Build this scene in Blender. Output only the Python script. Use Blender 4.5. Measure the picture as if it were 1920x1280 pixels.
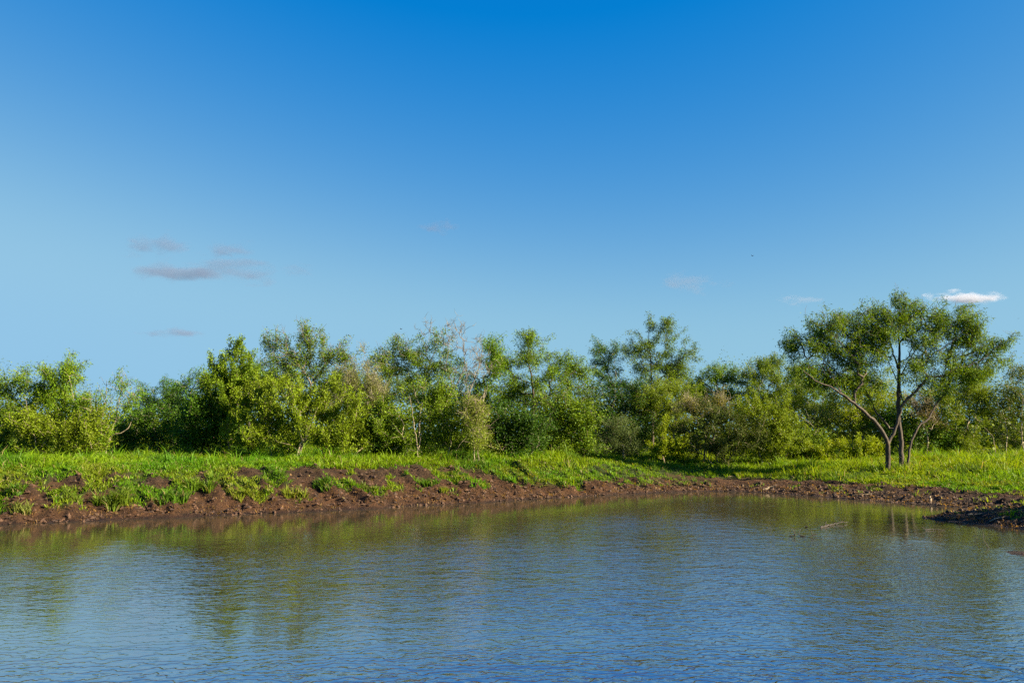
import bpy, math, numpy as np
from mathutils import Vector
# ------------------------------------------------------------------ camera, sky, sun, exposure
SC = bpy.context.scene
COL = SC.collection
for o in list(bpy.data.objects): bpy.data.objects.remove(o)
F, CX, CY, HY, CAMH = 1493.0, 960.0, 640.0, 818.0, 2.4      # focal length and horizon in photo pixels, eye height over the water
TH = math.atan2(HY - CY, F)
cam = bpy.data.cameras.new('camera'); camo = bpy.data.objects.new('camera', cam); COL.objects.link(camo)
cam.sensor_width = 36.0; cam.lens = 36.0 * F / 1920.0; cam.clip_start = 0.1; cam.clip_end = 20000
camo.location = (0, 0, CAMH); camo.rotation_euler = (math.pi / 2 + TH, 0, 0); SC.camera = camo

SUN_EL, SUN_AZ = math.radians(28), math.radians(109)   # late sun, from the right and a little behind the camera
W = bpy.data.worlds.new('World'); SC.world = W; W.use_nodes = True
wn = W.node_tree.nodes; wl = W.node_tree.links; wn.clear()
sky = wn.new('ShaderNodeTexSky'); sky.sky_type = 'NISHITA'; sky.sun_disc = False
sky.sun_elevation = SUN_EL; sky.sun_rotation = SUN_AZ; sky.altitude = 0
sky.air_density = 1.0; sky.dust_density = 0.15; sky.ozone_density = 2.2
# the photograph's deep azure: one tone curve for the whole dome, red following green so that the hue stays clean
sp = wn.new('ShaderNodeSeparateColor'); cb = wn.new('ShaderNodeCombineColor')
def wm(op, a, b, c=None):
    m_ = wn.new('ShaderNodeMath'); m_.operation = op
    for k_, v_ in enumerate((a, b, c)):
        if v_ is None: continue
        if isinstance(v_, (int, float)): m_.inputs[k_].default_value = v_
        else: wl.new(v_, m_.inputs[k_])
    return m_.outputs[0]
g_ = wm('SMOOTH_MIN', wm('MULTIPLY', wm('POWER', sp.outputs[1], 1.12), 0.61), 2.8, 1.2)
b_ = wm('SMOOTH_MIN', wm('MULTIPLY', wm('POWER', sp.outputs[2], 0.25), 2.45), 4.2, 0.9)
r_ = wm('MULTIPLY', wm('POWER', wm('MAXIMUM', wm('SUBTRACT', g_, 1.03), 0.02), 1.2), 0.74)
wl.new(r_, cb.inputs[0]); wl.new(g_, cb.inputs[1]); wl.new(b_, cb.inputs[2])
bg = wn.new('ShaderNodeBackground'); bg.inputs['Strength'].default_value = 0.05
wo = wn.new('ShaderNodeOutputWorld')
wl.new(sky.outputs[0], sp.inputs[0]); wl.new(cb.outputs[0], bg.inputs[0]); wl.new(bg.outputs[0], wo.inputs[0])
sl = bpy.data.lights.new('sun', 'SUN'); sl.energy = 5.0; sl.angle = math.radians(0.53); sl.color = (1.0, 0.86, 0.60)
so = bpy.data.objects.new('sun', sl); COL.objects.link(so); so.location = (30, -30, 30)
sd = Vector((math.sin(SUN_AZ) * math.cos(SUN_EL), math.cos(SUN_AZ) * math.cos(SUN_EL), math.sin(SUN_EL)))
so.rotation_euler = sd.to_track_quat('Z', 'Y').to_euler()
SC.view_settings.view_transform = 'Standard'; SC.view_settings.look = 'None'
SC.view_settings.gamma = 1.0; SC.view_settings.exposure = 2.0
SC.render.engine = 'CYCLES'
SC.cycles.use_denoising = False
SC.cycles.sample_clamp_indirect = 5.0; SC.cycles.sample_clamp_direct = 4.0; SC.cycles.max_bounces = 8; SC.cycles.transparent_max_bounces = 8; SC.cycles.volume_bounces = 1
SC.cycles.diffuse_bounces = 3; SC.cycles.caustics_reflective = False; SC.cycles.caustics_refractive = False

# ------------------------------------------------------------------ helpers
RNG = np.random.default_rng(11)
def at(px, py, Y):                                  # photo pixel -> point at depth Y (metres ahead of the camera)
    x, y = (px - CX) / F, (CY - py) / F
    dy, dz = math.cos(TH) - y * math.sin(TH), math.sin(TH) + y * math.cos(TH)
    t = Y / dy
    return np.array([x * t, Y, CAMH + dz * t])
def on_level(px, py, z=0.0):                        # photo pixel -> point on the level z
    x, y = (px - CX) / F, (CY - py) / F
    dy, dz = math.cos(TH) - y * math.sin(TH), math.sin(TH) + y * math.cos(TH)
    t = (z - CAMH) / dz
    return np.array([x * t, dy * t, z])
def sstep(a, b, x):
    t = np.clip((x - a) / (b - a), 0, 1); return t * t * (3 - 2 * t)
_T = np.random.default_rng(5).random((256, 256))
def vnoise(x, y, seed=0):
    x = np.asarray(x, float) + seed * 17.31; y = np.asarray(y, float) + seed * 9.77
    xi = np.floor(x).astype(int); yi = np.floor(y).astype(int)
    fx = x - xi; fy = y - yi
    fx = fx * fx * (3 - 2 * fx); fy = fy * fy * (3 - 2 * fy)
    g = lambda a, b: _T[a % 256, b % 256]
    return (g(xi, yi) * (1 - fx) + g(xi + 1, yi) * fx) * (1 - fy) + (g(xi, yi + 1) * (1 - fx) + g(xi + 1, yi + 1) * fx) * fy
def fbm(x, y, o=4, seed=0):
    s = 0; a = 0.5; n = 0
    for i in range(o):
        s = s + a * vnoise(x * 2 ** i, y * 2 ** i, seed + i * 3); n += a; a *= 0.5
    return s / n
def unit(v):
    return v / np.maximum(np.linalg.norm(v, axis=-1, keepdims=True), 1e-9)
def mesh_np(name, verts, loops, starts, mat, tint=None, smooth=False):
    me = bpy.data.meshes.new(name)
    me.vertices.add(len(verts)); me.vertices.foreach_set('co', np.ascontiguousarray(verts, np.float32).ravel())
    me.loops.add(len(loops)); me.loops.foreach_set('vertex_index', np.ascontiguousarray(loops, np.int32))
    me.polygons.add(len(starts)); me.polygons.foreach_set('loop_start', np.ascontiguousarray(starts, np.int32))
    me.update(calc_edges=True); me.validate()
    if tint is not None:
        a = me.color_attributes.new('tint', 'FLOAT_COLOR', 'POINT')
        a.data.foreach_set('color', np.concatenate([tint, np.ones((len(tint), 1))], 1).astype(np.float32).ravel())
    me.polygons.foreach_set('use_smooth', np.full(len(starts), smooth, bool))
    me.materials.append(mat)
    return me
def obj(name, me, parent=None, loc=None, **props):
    o = bpy.data.objects.new(name, me); COL.objects.link(o)
    if parent is not None: o.parent = parent
    if loc is not None: o.location = [float(v) for v in loc]
    for k, v in props.items(): o[k] = v
    return o

# ------------------------------------------------------------------ materials
def new_mat(name):
    m = bpy.data.materials.new(name); m.use_nodes = True; m.node_tree.nodes.clear()
    return m, m.node_tree.nodes, m.node_tree.links
def leaf_mat(name, trans=0.32, rough=0.5):
    m, n, l = new_mat(name)
    a = n.new('ShaderNodeAttribute'); a.attribute_name = 'tint'
    p = n.new('ShaderNodeBsdfPrincipled'); p.inputs['Roughness'].default_value = rough
    p.inputs['Specular IOR Level'].default_value = 0.12
    t = n.new('ShaderNodeBsdfTranslucent')
    mc = n.new('ShaderNodeMix'); mc.data_type = 'RGBA'; mc.blend_type = 'MULTIPLY'; mc.inputs[0].default_value = 1
    mc.inputs[7].default_value = (1.5, 1.35, 0.5, 1)
    mx = n.new('ShaderNodeMixShader'); mx.inputs[0].default_value = trans
    o = n.new('ShaderNodeOutputMaterial')
    l.new(a.outputs['Color'], p.inputs['Base Color']); l.new(a.outputs['Color'], mc.inputs[6]); l.new(mc.outputs[2], t.inputs[0])
    l.new(p.outputs[0], mx.inputs[1]); l.new(t.outputs[0], mx.inputs[2]); l.new(mx.outputs[0], o.inputs[0])
    return m
def bark_mat(name, c1, c2, scale=14):
    m, n, l = new_mat(name)
    tc = n.new('ShaderNodeTexCoord'); mp = n.new('ShaderNodeMapping'); mp.inputs['Scale'].default_value = (1, 1, 0.3)
    nz = n.new('ShaderNodeTexNoise'); nz.inputs['Scale'].default_value = scale; nz.inputs['Detail'].default_value = 6
    cr = n.new('ShaderNodeValToRGB'); cr.color_ramp.elements[0].position = 0.35; cr.color_ramp.elements[1].position = 0.65
    cr.color_ramp.elements[0].color = (*c1, 1); cr.color_ramp.elements[1].color = (*c2, 1)
    bp = n.new('ShaderNodeBump'); bp.inputs['Distance'].default_value = 0.03; bp.inputs['Strength'].default_value = 0.8
    p = n.new('ShaderNodeBsdfPrincipled'); p.inputs['Roughness'].default_value = 0.85
    o = n.new('ShaderNodeOutputMaterial')
    l.new(tc.outputs['Object'], mp.inputs[0]); l.new(mp.outputs[0], nz.inputs['Vector']); l.new(nz.outputs[0], cr.inputs[0])
    l.new(cr.outputs[0], p.inputs['Base Color']); l.new(nz.outputs[0], bp.inputs['Height']); l.new(bp.outputs[0], p.inputs['Normal'])
    l.new(p.outputs[0], o.inputs[0])
    return m
M_LEAF = leaf_mat('leaf'); M_GRASS = leaf_mat('grass_blade', 0.42, 0.45)
BARK = {'wet': bark_mat('bark_wet', (0.008, 0.006, 0.005), (0.032, 0.022, 0.015)), 'dark': bark_mat('bark_dark', (0.022, 0.016, 0.012), (0.085, 0.060, 0.042)),
        'brown': bark_mat('bark_brown', (0.09, 0.065, 0.04), (0.24, 0.18, 0.11)),
        'pale': bark_mat('bark_pale', (0.12, 0.095, 0.06), (0.29, 0.235, 0.155)),
        'ash': bark_mat('bark_ash', (0.07, 0.06, 0.045), (0.19, 0.16, 0.12)), 'grey': bark_mat('bark_grey', (0.09, 0.08, 0.055), (0.24, 0.21, 0.145))}

def ground_mat():
    m, n, l = new_mat('ground')
    tc = n.new('ShaderNodeTexCoord')
    def noise(scale, det, rough=0.6):
        z = n.new('ShaderNodeTexNoise'); z.inputs['Scale'].default_value = scale; z.inputs['Detail'].default_value = det
        z.inputs['Roughness'].default_value = rough; l.new(tc.outputs['Object'], z.inputs['Vector']); return z
    n1, n2, n3 = noise(0.55, 5), noise(3.5, 8, 0.7), noise(16, 8, 0.7)
    def ramp(src, p0, c0, p1, c1):
        r = n.new('ShaderNodeValToRGB'); r.color_ramp.elements[0].position = p0; r.color_ramp.elements[1].position = p1
        r.color_ramp.elements[0].color = (*c0, 1); r.color_ramp.elements[1].color = (*c1, 1); l.new(src, r.inputs[0]); return r
    def mix(f, a, b, t='MIX', fac=None):
        x = n.new('ShaderNodeMix'); x.data_type = 'RGBA'; x.blend_type = t
        if f is None: x.inputs[0].default_value = fac
        else: l.new(f, x.inputs[0])
        l.new(a, x.inputs[6]); l.new(b, x.inputs[7]); return x
    red = ramp(n2.outputs[0], 0.3, (0.014, 0.007, 0.0035), 0.66, (0.088, 0.041, 0.019))
    grey = ramp(n2.outputs[0], 0.3, (0.014, 0.008, 0.005), 0.66, (0.062, 0.035, 0.019))
    at_h = n.new('ShaderNodeAttribute'); at_h.attribute_name = 'dry'
    ad = n.new('ShaderNodeMath'); ad.operation = 'ADD'; l.new(at_h.outputs['Fac'], ad.inputs[0])
    s1 = n.new('ShaderNodeMath'); s1.operation = 'MULTIPLY_ADD'; s1.inputs[1].default_value = 1.6; s1.inputs[2].default_value = -0.8
    l.new(n1.outputs[0], s1.inputs[0]); l.new(s1.outputs[0], ad.inputs[1]); ad.use_clamp = True
    soil = mix(ad.outputs[0], red.outputs[0], grey.outputs[0])
    fine = ramp(n3.outputs[0], 0.3, (0.38, 0.36, 0.34), 0.60, (1.2, 1.2, 1.15))
    soil2 = mix(None, soil.outputs[2], fine.outputs[0], 'MULTIPLY', 0.85)
    litter = ramp(n2.outputs[0], 0.35, (0.016, 0.024, 0.005), 0.7, (0.050, 0.072, 0.010))
    gm = n.new('ShaderNodeAttribute'); gm.attribute_name = 'grassy'
    base = mix(gm.outputs['Fac'], soil2.outputs[2], litter.outputs[0])
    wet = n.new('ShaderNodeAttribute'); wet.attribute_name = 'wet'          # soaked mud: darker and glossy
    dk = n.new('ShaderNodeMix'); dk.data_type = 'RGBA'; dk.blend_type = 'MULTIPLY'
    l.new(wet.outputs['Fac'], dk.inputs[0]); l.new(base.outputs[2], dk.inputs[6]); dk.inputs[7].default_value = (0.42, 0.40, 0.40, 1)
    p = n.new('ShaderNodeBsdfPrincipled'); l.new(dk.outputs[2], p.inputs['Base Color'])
    rr = n.new('ShaderNodeMapRange'); rr.inputs['To Min'].default_value = 0.92; rr.inputs['To Max'].default_value = 0.62; p.inputs['Specular IOR Level'].default_value = 0.2
    l.new(wet.outputs['Fac'], rr.inputs[0]); l.new(rr.outputs[0], p.inputs['Roughness'])
    bp = n.new('ShaderNodeBump'); bp.inputs['Distance'].default_value = 0.22; bp.inputs['Strength'].default_value = 1.0
    bs = n.new('ShaderNodeMath'); bs.operation = 'MULTIPLY_ADD'; bs.inputs[1].default_value = 0.5
    l.new(n3.outputs[0], bs.inputs[0]); l.new(n2.outputs[0], bs.inputs[2]); l.new(bs.outputs[0], bp.inputs['Height'])
    l.new(bp.outputs[0], p.inputs['Normal'])
    o = n.new('ShaderNodeOutputMaterial'); l.new(p.outputs[0], o.inputs[0])
    return m
def water_mat():
    m, n, l = new_mat('pond_water')
    tc = n.new('ShaderNodeTexCoord')
    def noise(scale, det, stretch, rot, dist=0.0):
        mp = n.new('ShaderNodeMapping'); mp.inputs['Rotation'].default_value = (0, 0, rot); mp.inputs['Scale'].default_value = stretch
        z = n.new('ShaderNodeTexNoise'); z.inputs['Scale'].default_value = scale; z.inputs['Detail'].default_value = det
        z.inputs['Distortion'].default_value = dist
        l.new(tc.outputs['Object'], mp.inputs[0]); l.new(mp.outputs[0], z.inputs['Vector']); return z
    a = noise(8.5, 3, (0.5, 1, 1), math.radians(14), 0.3)          # short wind ripples
    b = noise(1.7, 2, (0.6, 1, 1), math.radians(-18))               # slower swell
    gust = noise(0.16, 3, (0.5, 1, 1), math.radians(10))            # gusts roughen the water in patches
    ch = n.new('ShaderNodeAttribute'); ch.attribute_name = 'chop'
    gr = n.new('ShaderNodeMapRange'); gr.inputs['From Min'].default_value = 0.35; gr.inputs['From Max'].default_value = 0.65
    gr.inputs['To Min'].default_value = 0.6; gr.inputs['To Max'].default_value = 1.2; l.new(gust.outputs[0], gr.inputs[0])
    am = n.new('ShaderNodeMath'); am.operation = 'MULTIPLY'; l.new(ch.outputs['Fac'], am.inputs[0]); l.new(gr.outputs[0], am.inputs[1])
    sm = n.new('ShaderNodeMath'); sm.operation = 'MULTIPLY_ADD'; sm.inputs[1].default_value = 1.6
    sm.inputs[1].default_value = 0.8; l.new(b.outputs[0], sm.inputs[0]); l.new(a.outputs[0], sm.inputs[2])
    # wind waves run towards the far bank's viewer: long gentle faces, short steep backs
    wmp = n.new('ShaderNodeMapping'); wmp.inputs['Rotation'].default_value = (0, 0, math.radians(-9)); wmp.inputs['Scale'].default_value = (0.9, 1, 1)
    wv = n.new('ShaderNodeTexWave'); wv.wave_type = 'BANDS'; wv.bands_direction = 'Y'; wv.wave_profile = 'SAW'
    wv.inputs['Scale'].default_value = 1.7; wv.inputs['Distortion'].default_value = 16.0; wv.inputs['Detail'].default_value = 3.0; wv.inputs['Detail Scale'].default_value = 1.3; wv.inputs['Detail Roughness'].default_value = 0.6
    l.new(tc.outputs['Object'], wmp.inputs[0]); l.new(wmp.outputs[0], wv.inputs['Vector'])
    sw = n.new('ShaderNodeMath'); sw.operation = 'MULTIPLY_ADD'; sw.inputs[1].default_value = 0.60
    iv = n.new('ShaderNodeMath'); iv.operation = 'MULTIPLY_ADD'; iv.inputs[1].default_value = -5.0; iv.inputs[2].default_value = 5.0; l.new(wv.outputs['Fac'], iv.inputs[0])
    mn = n.new('ShaderNodeMath'); mn.operation = 'MINIMUM'; l.new(wv.outputs['Fac'], mn.inputs[0]); l.new(iv.outputs[0], mn.inputs[1])
    l.new(mn.outputs[0], sw.inputs[0]); l.new(sm.outputs[0], sw.inputs[2]); sm = sw
    hh = n.new('ShaderNodeMath'); hh.operation = 'MULTIPLY'; l.new(sm.outputs[0], hh.inputs[0]); l.new(am.outputs[0], hh.inputs[1])
    bp = n.new('ShaderNodeBump'); bp.inputs['Distance'].default_value = 0.0135; bp.inputs['Strength'].default_value = 1.0
    l.new(hh.outputs[0], bp.inputs['Height'])
    p = n.new('ShaderNodeBsdfPrincipled'); p.inputs['Base Color'].default_value = (0.029, 0.025, 0.014, 1)
    p.inputs['Roughness'].default_value = 0.06; p.inputs['IOR'].default_value = 4.5; p.inputs['Specular IOR Level'].default_value = 0.8
    l.new(bp.outputs[0], p.inputs['Normal'])
    o = n.new('ShaderNodeOutputMaterial'); l.new(p.outputs[0], o.inputs[0])
    return m

# ------------------------------------------------------------------ pond outline and terrain
shore_px = [(-160, 992), (-60, 986), (0, 983), (120, 979), (260, 972), (420, 966), (560, 960), (700, 953), (850, 945), (1000, 936), (1100, 930),
            (1200, 925), (1300, 921), (1390, 921), (1450, 925), (1520, 930), (1600, 936), (1680, 942), (1750, 948), (1815, 952),
            (1800, 958), (1755, 965), (1725, 970), (1790, 978), (1850, 984), (1920, 992)]
POND = [on_level(*p)[:2] for p in shore_px]
POND += [np.array(p, float) for p in [(15.2, 18.0), (14.8, 13.0), (12.5, 8.0), (8.5, 4.9), (3.0, 3.9), (-4.0, 4.0), (-10, 5.2), (-16, 9.0), (-19.5, 14.0)]]
POND = np.array(POND)
def pond_distance(X, Y):                            # signed: positive on land, negative over water
    shp = X.shape; X = X.ravel(); Y = Y.ravel()
    best = np.full(X.shape, 1e18); inside = np.zeros(X.shape, bool)
    n = len(POND)
    for i in range(n):
        ax, ay = POND[i]; bx, by = POND[(i + 1) % n]
        ex, ey = bx - ax, by - ay
        t = np.clip(((X - ax) * ex + (Y - ay) * ey) / (ex * ex + ey * ey), 0, 1)
        best = np.minimum(best, (X - ax - t * ex) ** 2 + (Y - ay - t * ey) ** 2)
        c = ((ay > Y) != (by > Y)) & (X < ex * (Y - ay) / (by - ay + 1e-12) + ax)
        inside ^= c
    d = np.sqrt(best); d[inside] *= -1
    return d.reshape(shp)
def terrain(X, Y):
    X = np.asarray(X, float); Y = np.asarray(Y, float)
    d = pond_distance(X, Y)
    az = X / np.maximum(Y, 6.0)
    right = sstep(0.02, 0.30, az) * sstep(6, 14, Y)
    near = sstep(12, 4, Y)
    dw = d + (fbm(X * 0.9, Y * 0.9, 3, 4) - 0.5) * 0.7 * sstep(-1.5, 0.3, d) * (1 - 0.5 * right)   # uneven shore line
    zl = np.interp(dw, [-3, 0, 0.30, 1.2, 3.2, 4.6, 30], [-0.9, 0, 0.13, 0.48, 1.24, 1.40, 1.50])
    zr = np.interp(dw, [-3, 0, 0.8, 2.8, 8.6, 15, 30], [-0.45, 0, 0.13, 0.42, 0.98, 1.22, 1.45])
    zn = np.interp(dw, [-3, 0, 1.0, 4.0, 8.0], [-0.8, 0, 0.22, 0.78, 1.0])
    z = zl * (1 - right) + zr * right
    z = z * (1 - near) + zn * near
    bank = sstep(0.05, 0.6, dw) * sstep(4.4, 2.6, dw) * (1 - near)
    a = (X * 0.62 - Y * 0.78); b = (X * 0.78 + Y * 0.62)                 # dozer ruts run down the bank, slanting right
    rut = np.abs(fbm(a * 0.35, b * 1.9, 3, 21) - 0.5) * 2
    z = z + bank * (1 - right * 0.6) * (0.46 * (rut - 0.28))
    land = sstep(-0.1, 0.5, dw)
    z = z + land * (fbm(X * 0.35, Y * 0.35, 3, 2) - 0.5) * 0.12 * sstep(1.0, 6.0, dw)
    z = z + sstep(-0.3, 0.3, dw) * sstep(7.0, 3.0, dw) * ((fbm(X * 1.6, Y * 1.6, 4, 8) - 0.5) * 0.15 + (np.abs(fbm(X * 3.6, Y * 3.6, 3, 9) - 0.5) - 0.12) * 0.26)
    q = on_level(1925, 1038)                                              # mud flat that just breaks the surface on the right
    bar = np.exp(-(((X - q[0]) / 1.0) ** 2 + ((Y - q[1]) / 1.2) ** 2))
    z = np.where(d < 0, np.maximum(z, -0.25 + 0.285 * bar + 0.02 * (fbm(X * 3, Y * 3, 3, 6) - .5) - 0.6 * (1 - np.minimum(1, bar * 30))), z)
    return z, d, right, near
def gz(x, y):
    return float(terrain(np.array([x]), np.array([y]))[0][0])
def grass_cover(X, Y, d, right, near):
    """0..1 how much grass stands here: full on the meadow, in patches on the raw bank."""
    az = X / np.maximum(Y, 6.0)
    mid = sstep(-0.12, 0.06, az)                                          # the grass comes lower towards the middle of the far bank
    n1 = fbm(X * 0.55, Y * 0.55, 3, 31); n2 = fbm(X * 1.25, Y * 1.0, 3, 37)
    raw = sstep(-0.42, -0.30, az) * sstep(0.0, -0.14, az)                 # the rawest stretch of bank, left of the middle
    edge = (3.1 + 0.5 * raw) * (1 - mid) + 1.05 * mid
    edge = edge * (1 - right) + 2.9 * right + (n1 - 0.5) * 3.0 * (1 - 0.5 * mid)
    full = sstep(edge - 0.25, edge + 0.35, d)
    patch = sstep(0.53 + 0.03 * raw, 0.58 + 0.03 * raw, n2) * sstep(0.6, 1.2, d) * (1 - right * 0.8)
    return np.clip(np.maximum(full, patch * 0.9), 0, 1)

def axis(lo, f0, f1, hi, step):
    fine = np.arange(f0, f1 + step * 0.5, step)
    def out(a, b, s):                                # growing steps towards the far edge
        r = [a]; st = step * 2
        while abs(r[-1] - b) > st: r.append(r[-1] + s * st); st *= 1.22
        r.append(b); return r[1:]
    return np.array(out(f0, lo, -1)[::-1] + list(fine) + out(f1, hi, 1))
xs = axis(-2500, -21, 21, 2500, 0.085); ys = axis(-2500, 18.5, 37, 2500, 0.085)
GX, GY = np.meshgrid(xs, ys, indexing='ij')
GZ, GD, GR, GN = terrain(GX, GY)
GG = grass_cover(GX, GY, GD, GR, GN)
nx, ny = GX.shape
idx = np.arange(nx * ny).reshape(nx, ny)
q = np.stack([idx[:-1, :-1], idx[1:, :-1], idx[1:, 1:], idx[:-1, 1:]], -1).reshape(-1, 4)
me = mesh_np('ground', np.stack([GX, GY, GZ], -1).reshape(-1, 3), q.ravel(), np.arange(len(q)) * 4, ground_mat(), smooth=True)
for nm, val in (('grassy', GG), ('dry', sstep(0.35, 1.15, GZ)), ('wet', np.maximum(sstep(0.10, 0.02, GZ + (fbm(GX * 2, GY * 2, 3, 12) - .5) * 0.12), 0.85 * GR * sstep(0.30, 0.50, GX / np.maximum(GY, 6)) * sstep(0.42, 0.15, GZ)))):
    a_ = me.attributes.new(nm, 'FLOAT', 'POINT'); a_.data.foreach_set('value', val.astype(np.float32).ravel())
obj('ground', me, kind='structure', label='brown mud banks and grassy ground around the pond')

wx = np.linspace(-24, 20, 90); wy = np.linspace(1, 40, 80)
WX, WY = np.meshgrid(wx, wy, indexing='ij'); WD = -pond_distance(WX, WY)
WAZ = WX / np.maximum(WY, 5); WD = np.maximum(WD, (13.2 - WY) * 1.8)   # open to the wind away from the far bank
rt_ = sstep(-0.30, 0.12, WAZ)
chop = 0.11 + 0.89 * sstep(3.5 - 1.0 * rt_, 14.0 - 5.5 * rt_, WD)      # a calm strip lies below the banks
chop = chop * (1 + 0.5 * sstep(9.4, 8.5, WY + 0.05 * (WX - 2) ** 2 * 0.3) * sstep(-4, 0, WX))
idx = np.arange(WX.size).reshape(WX.shape)
q = np.stack([idx[:-1, :-1], idx[1:, :-1], idx[1:, 1:], idx[:-1, 1:]], -1).reshape(-1, 4)
me = mesh_np('water', np.stack([WX, WY, WX * 0], -1).reshape(-1, 3), q.ravel(), np.arange(len(q)) * 4, water_mat(), smooth=True)
a_ = me.attributes.new('chop', 'FLOAT', 'POINT'); a_.data.foreach_set('value', chop.astype(np.float32).ravel())
obj('water', me, kind='structure', label='murky rippled pond water reflecting the sky')

# ------------------------------------------------------------------ grass
def blades(roots, heights, lean, widths, tints, rng):
    """curved blades of two segments; roots (N,3), lean (N,2) horizontal offset of the tip"""
    N = len(roots)
    up = np.zeros((N, 3)); up[:, 2] = heights
    ln = np.concatenate([lean, np.zeros((N, 1))], 1)
    ang = rng.random(N) * math.tau
    sd_ = np.stack([np.cos(ang), np.sin(ang), np.zeros(N)], 1) * widths[:, None] * 0.5
    mid = roots + up * 0.58 + ln * 0.32
    tip = roots + up * (1 - 0.25 * np.minimum(1, np.linalg.norm(lean, axis=1) / heights))[:, None] + ln
    v = np.stack([roots - sd_, roots + sd_, mid - sd_ * 0.85, mid + sd_ * 0.85, tip], 1).reshape(-1, 3)
    b = (np.arange(N) * 5)[:, None]
    loops = (b + np.array([0, 1, 3, 2, 2, 3, 4])[None]).ravel()
    starts = ((np.arange(N) * 7)[:, None] + np.array([0, 4])[None]).ravel()
    return v, loops, starts, np.repeat(tints, 5, 0)
def tuft_field(cx, cy, hgt, nb, rad, base_tint, rng):
    """tufts at (cx,cy): nb blades each, splayed outward"""
    T = len(cx); k = np.repeat(np.arange(T), nb); N = len(k)
    ang = rng.random(N) * math.tau; r = np.sqrt(rng.random(N)) * rad[k]
    x = cx[k] + np.cos(ang) * r; y = cy[k] + np.sin(ang) * r
    h = hgt[k] * rng.uniform(0.55, 1.15, N)
    ln = np.stack([np.cos(ang), np.sin(ang)], 1) * (h * rng.uniform(0.2, 1.15, N))[:, None] + rng.normal(0, 0.04, (N, 2))
    z = terrain(x, y)[0] - 0.02
    t = base_tint[k] * rng.uniform(0.55, 1.05, (N, 1))
    dry = rng.random(N) < 0.05
    t[dry] = np.array([0.26, 0.21, 0.09]) * rng.uniform(0.7, 1.1, (dry.sum(), 1))
    return blades(np.stack([x, y, z], 1), h, ln, rng.uniform(0.018, 0.042, N), t, rng)
rng = np.random.default_rng(3)
NT = 40000
ty = 20 + 30 * rng.random(NT) ** 0.9; tx = (rng.random(NT) * 2 - 1) * 0.74 * ty
_, td, tr, tn = terrain(tx, ty); cov = grass_cover(tx, ty, td, tr, tn)
keep = (rng.random(NT) < cov) & (td > 0.3)
tx, ty, td, tr = tx[keep], ty[keep], td[keep], tr[keep]
taz = tx / ty
hn = fbm(tx * 0.5, ty * 0.5, 3, 51)
th = (1 + 0.9 * (rng.random(len(tx)) < 0.07)) * (0.12 + 0.24 * sstep(0.3, 0.7, hn)) * (0.7 + 0.55 * sstep(2.0, 6.0, td)) + 0.10 * sstep(32, 36, ty) * rng.random(len(tx))
cn = fbm(tx * 0.4, ty * 0.4, 3, 61)[:, None]
ta = np.array([0.090, 0.225, 0.008]); tb = np.array([0.195, 0.285, 0.008]); tc_ = np.array([0.060, 0.130, 0.018])
yel = np.clip(sstep(0.35, 0.62, cn) * 0.7 + 0.45 * sstep(-0.05, 0.2, taz)[:, None], 0, 1)
tt = ta * (1 - yel) + tb * yel
dkp = sstep(0.60, 0.72, fbm(tx * 0.7, ty * 0.7, 2, 71))[:, None] * 0.7
tt = tt * (1 - dkp) + tc_ * dkp
# shorter, thicker growth on the patches of the bank itself
NB = 62000
by_ = 20 + 16 * rng.random(NB); bx_ = (rng.random(NB) * 2 - 1) * 0.72 * by_
_, bd_, br_, bn_ = terrain(bx_, by_); bc_ = grass_cover(bx_, by_, bd_, br_, bn_)
kp = (bd_ > 0.3) & (bd_ < 5.0) & (rng.random(NB) < bc_)
bx_, by_ = bx_[kp], by_[kp]
v, lo, st, ti = tuft_field(bx_, by_, rng.uniform(0.09, 0.20, len(bx_)), 6, np.full(len(bx_), 0.10),
                           (np.array([0.100, 0.220, 0.009]) * (1 - (w_ := sstep(.35, .65, fbm(bx_ * .8, by_ * .8, 2, 63))[:, None])) + np.array([0.18, 0.235, 0.016]) * w_), rng)
obj('bank_grass', mesh_np('bank_grass', v, lo, st, M_GRASS, ti), kind='stuff', label='short grass and weeds in patches on the raw mud bank', category='grass')
v, lo, st, ti = tuft_field(tx, ty, th, 8, np.full(len(tx), 0.10), tt, rng)
obj('meadow_grass', mesh_np('meadow_grass', v, lo, st, M_GRASS, ti), kind='stuff', label='bright green grass growing over the meadow and down the bank', category='grass')

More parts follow.
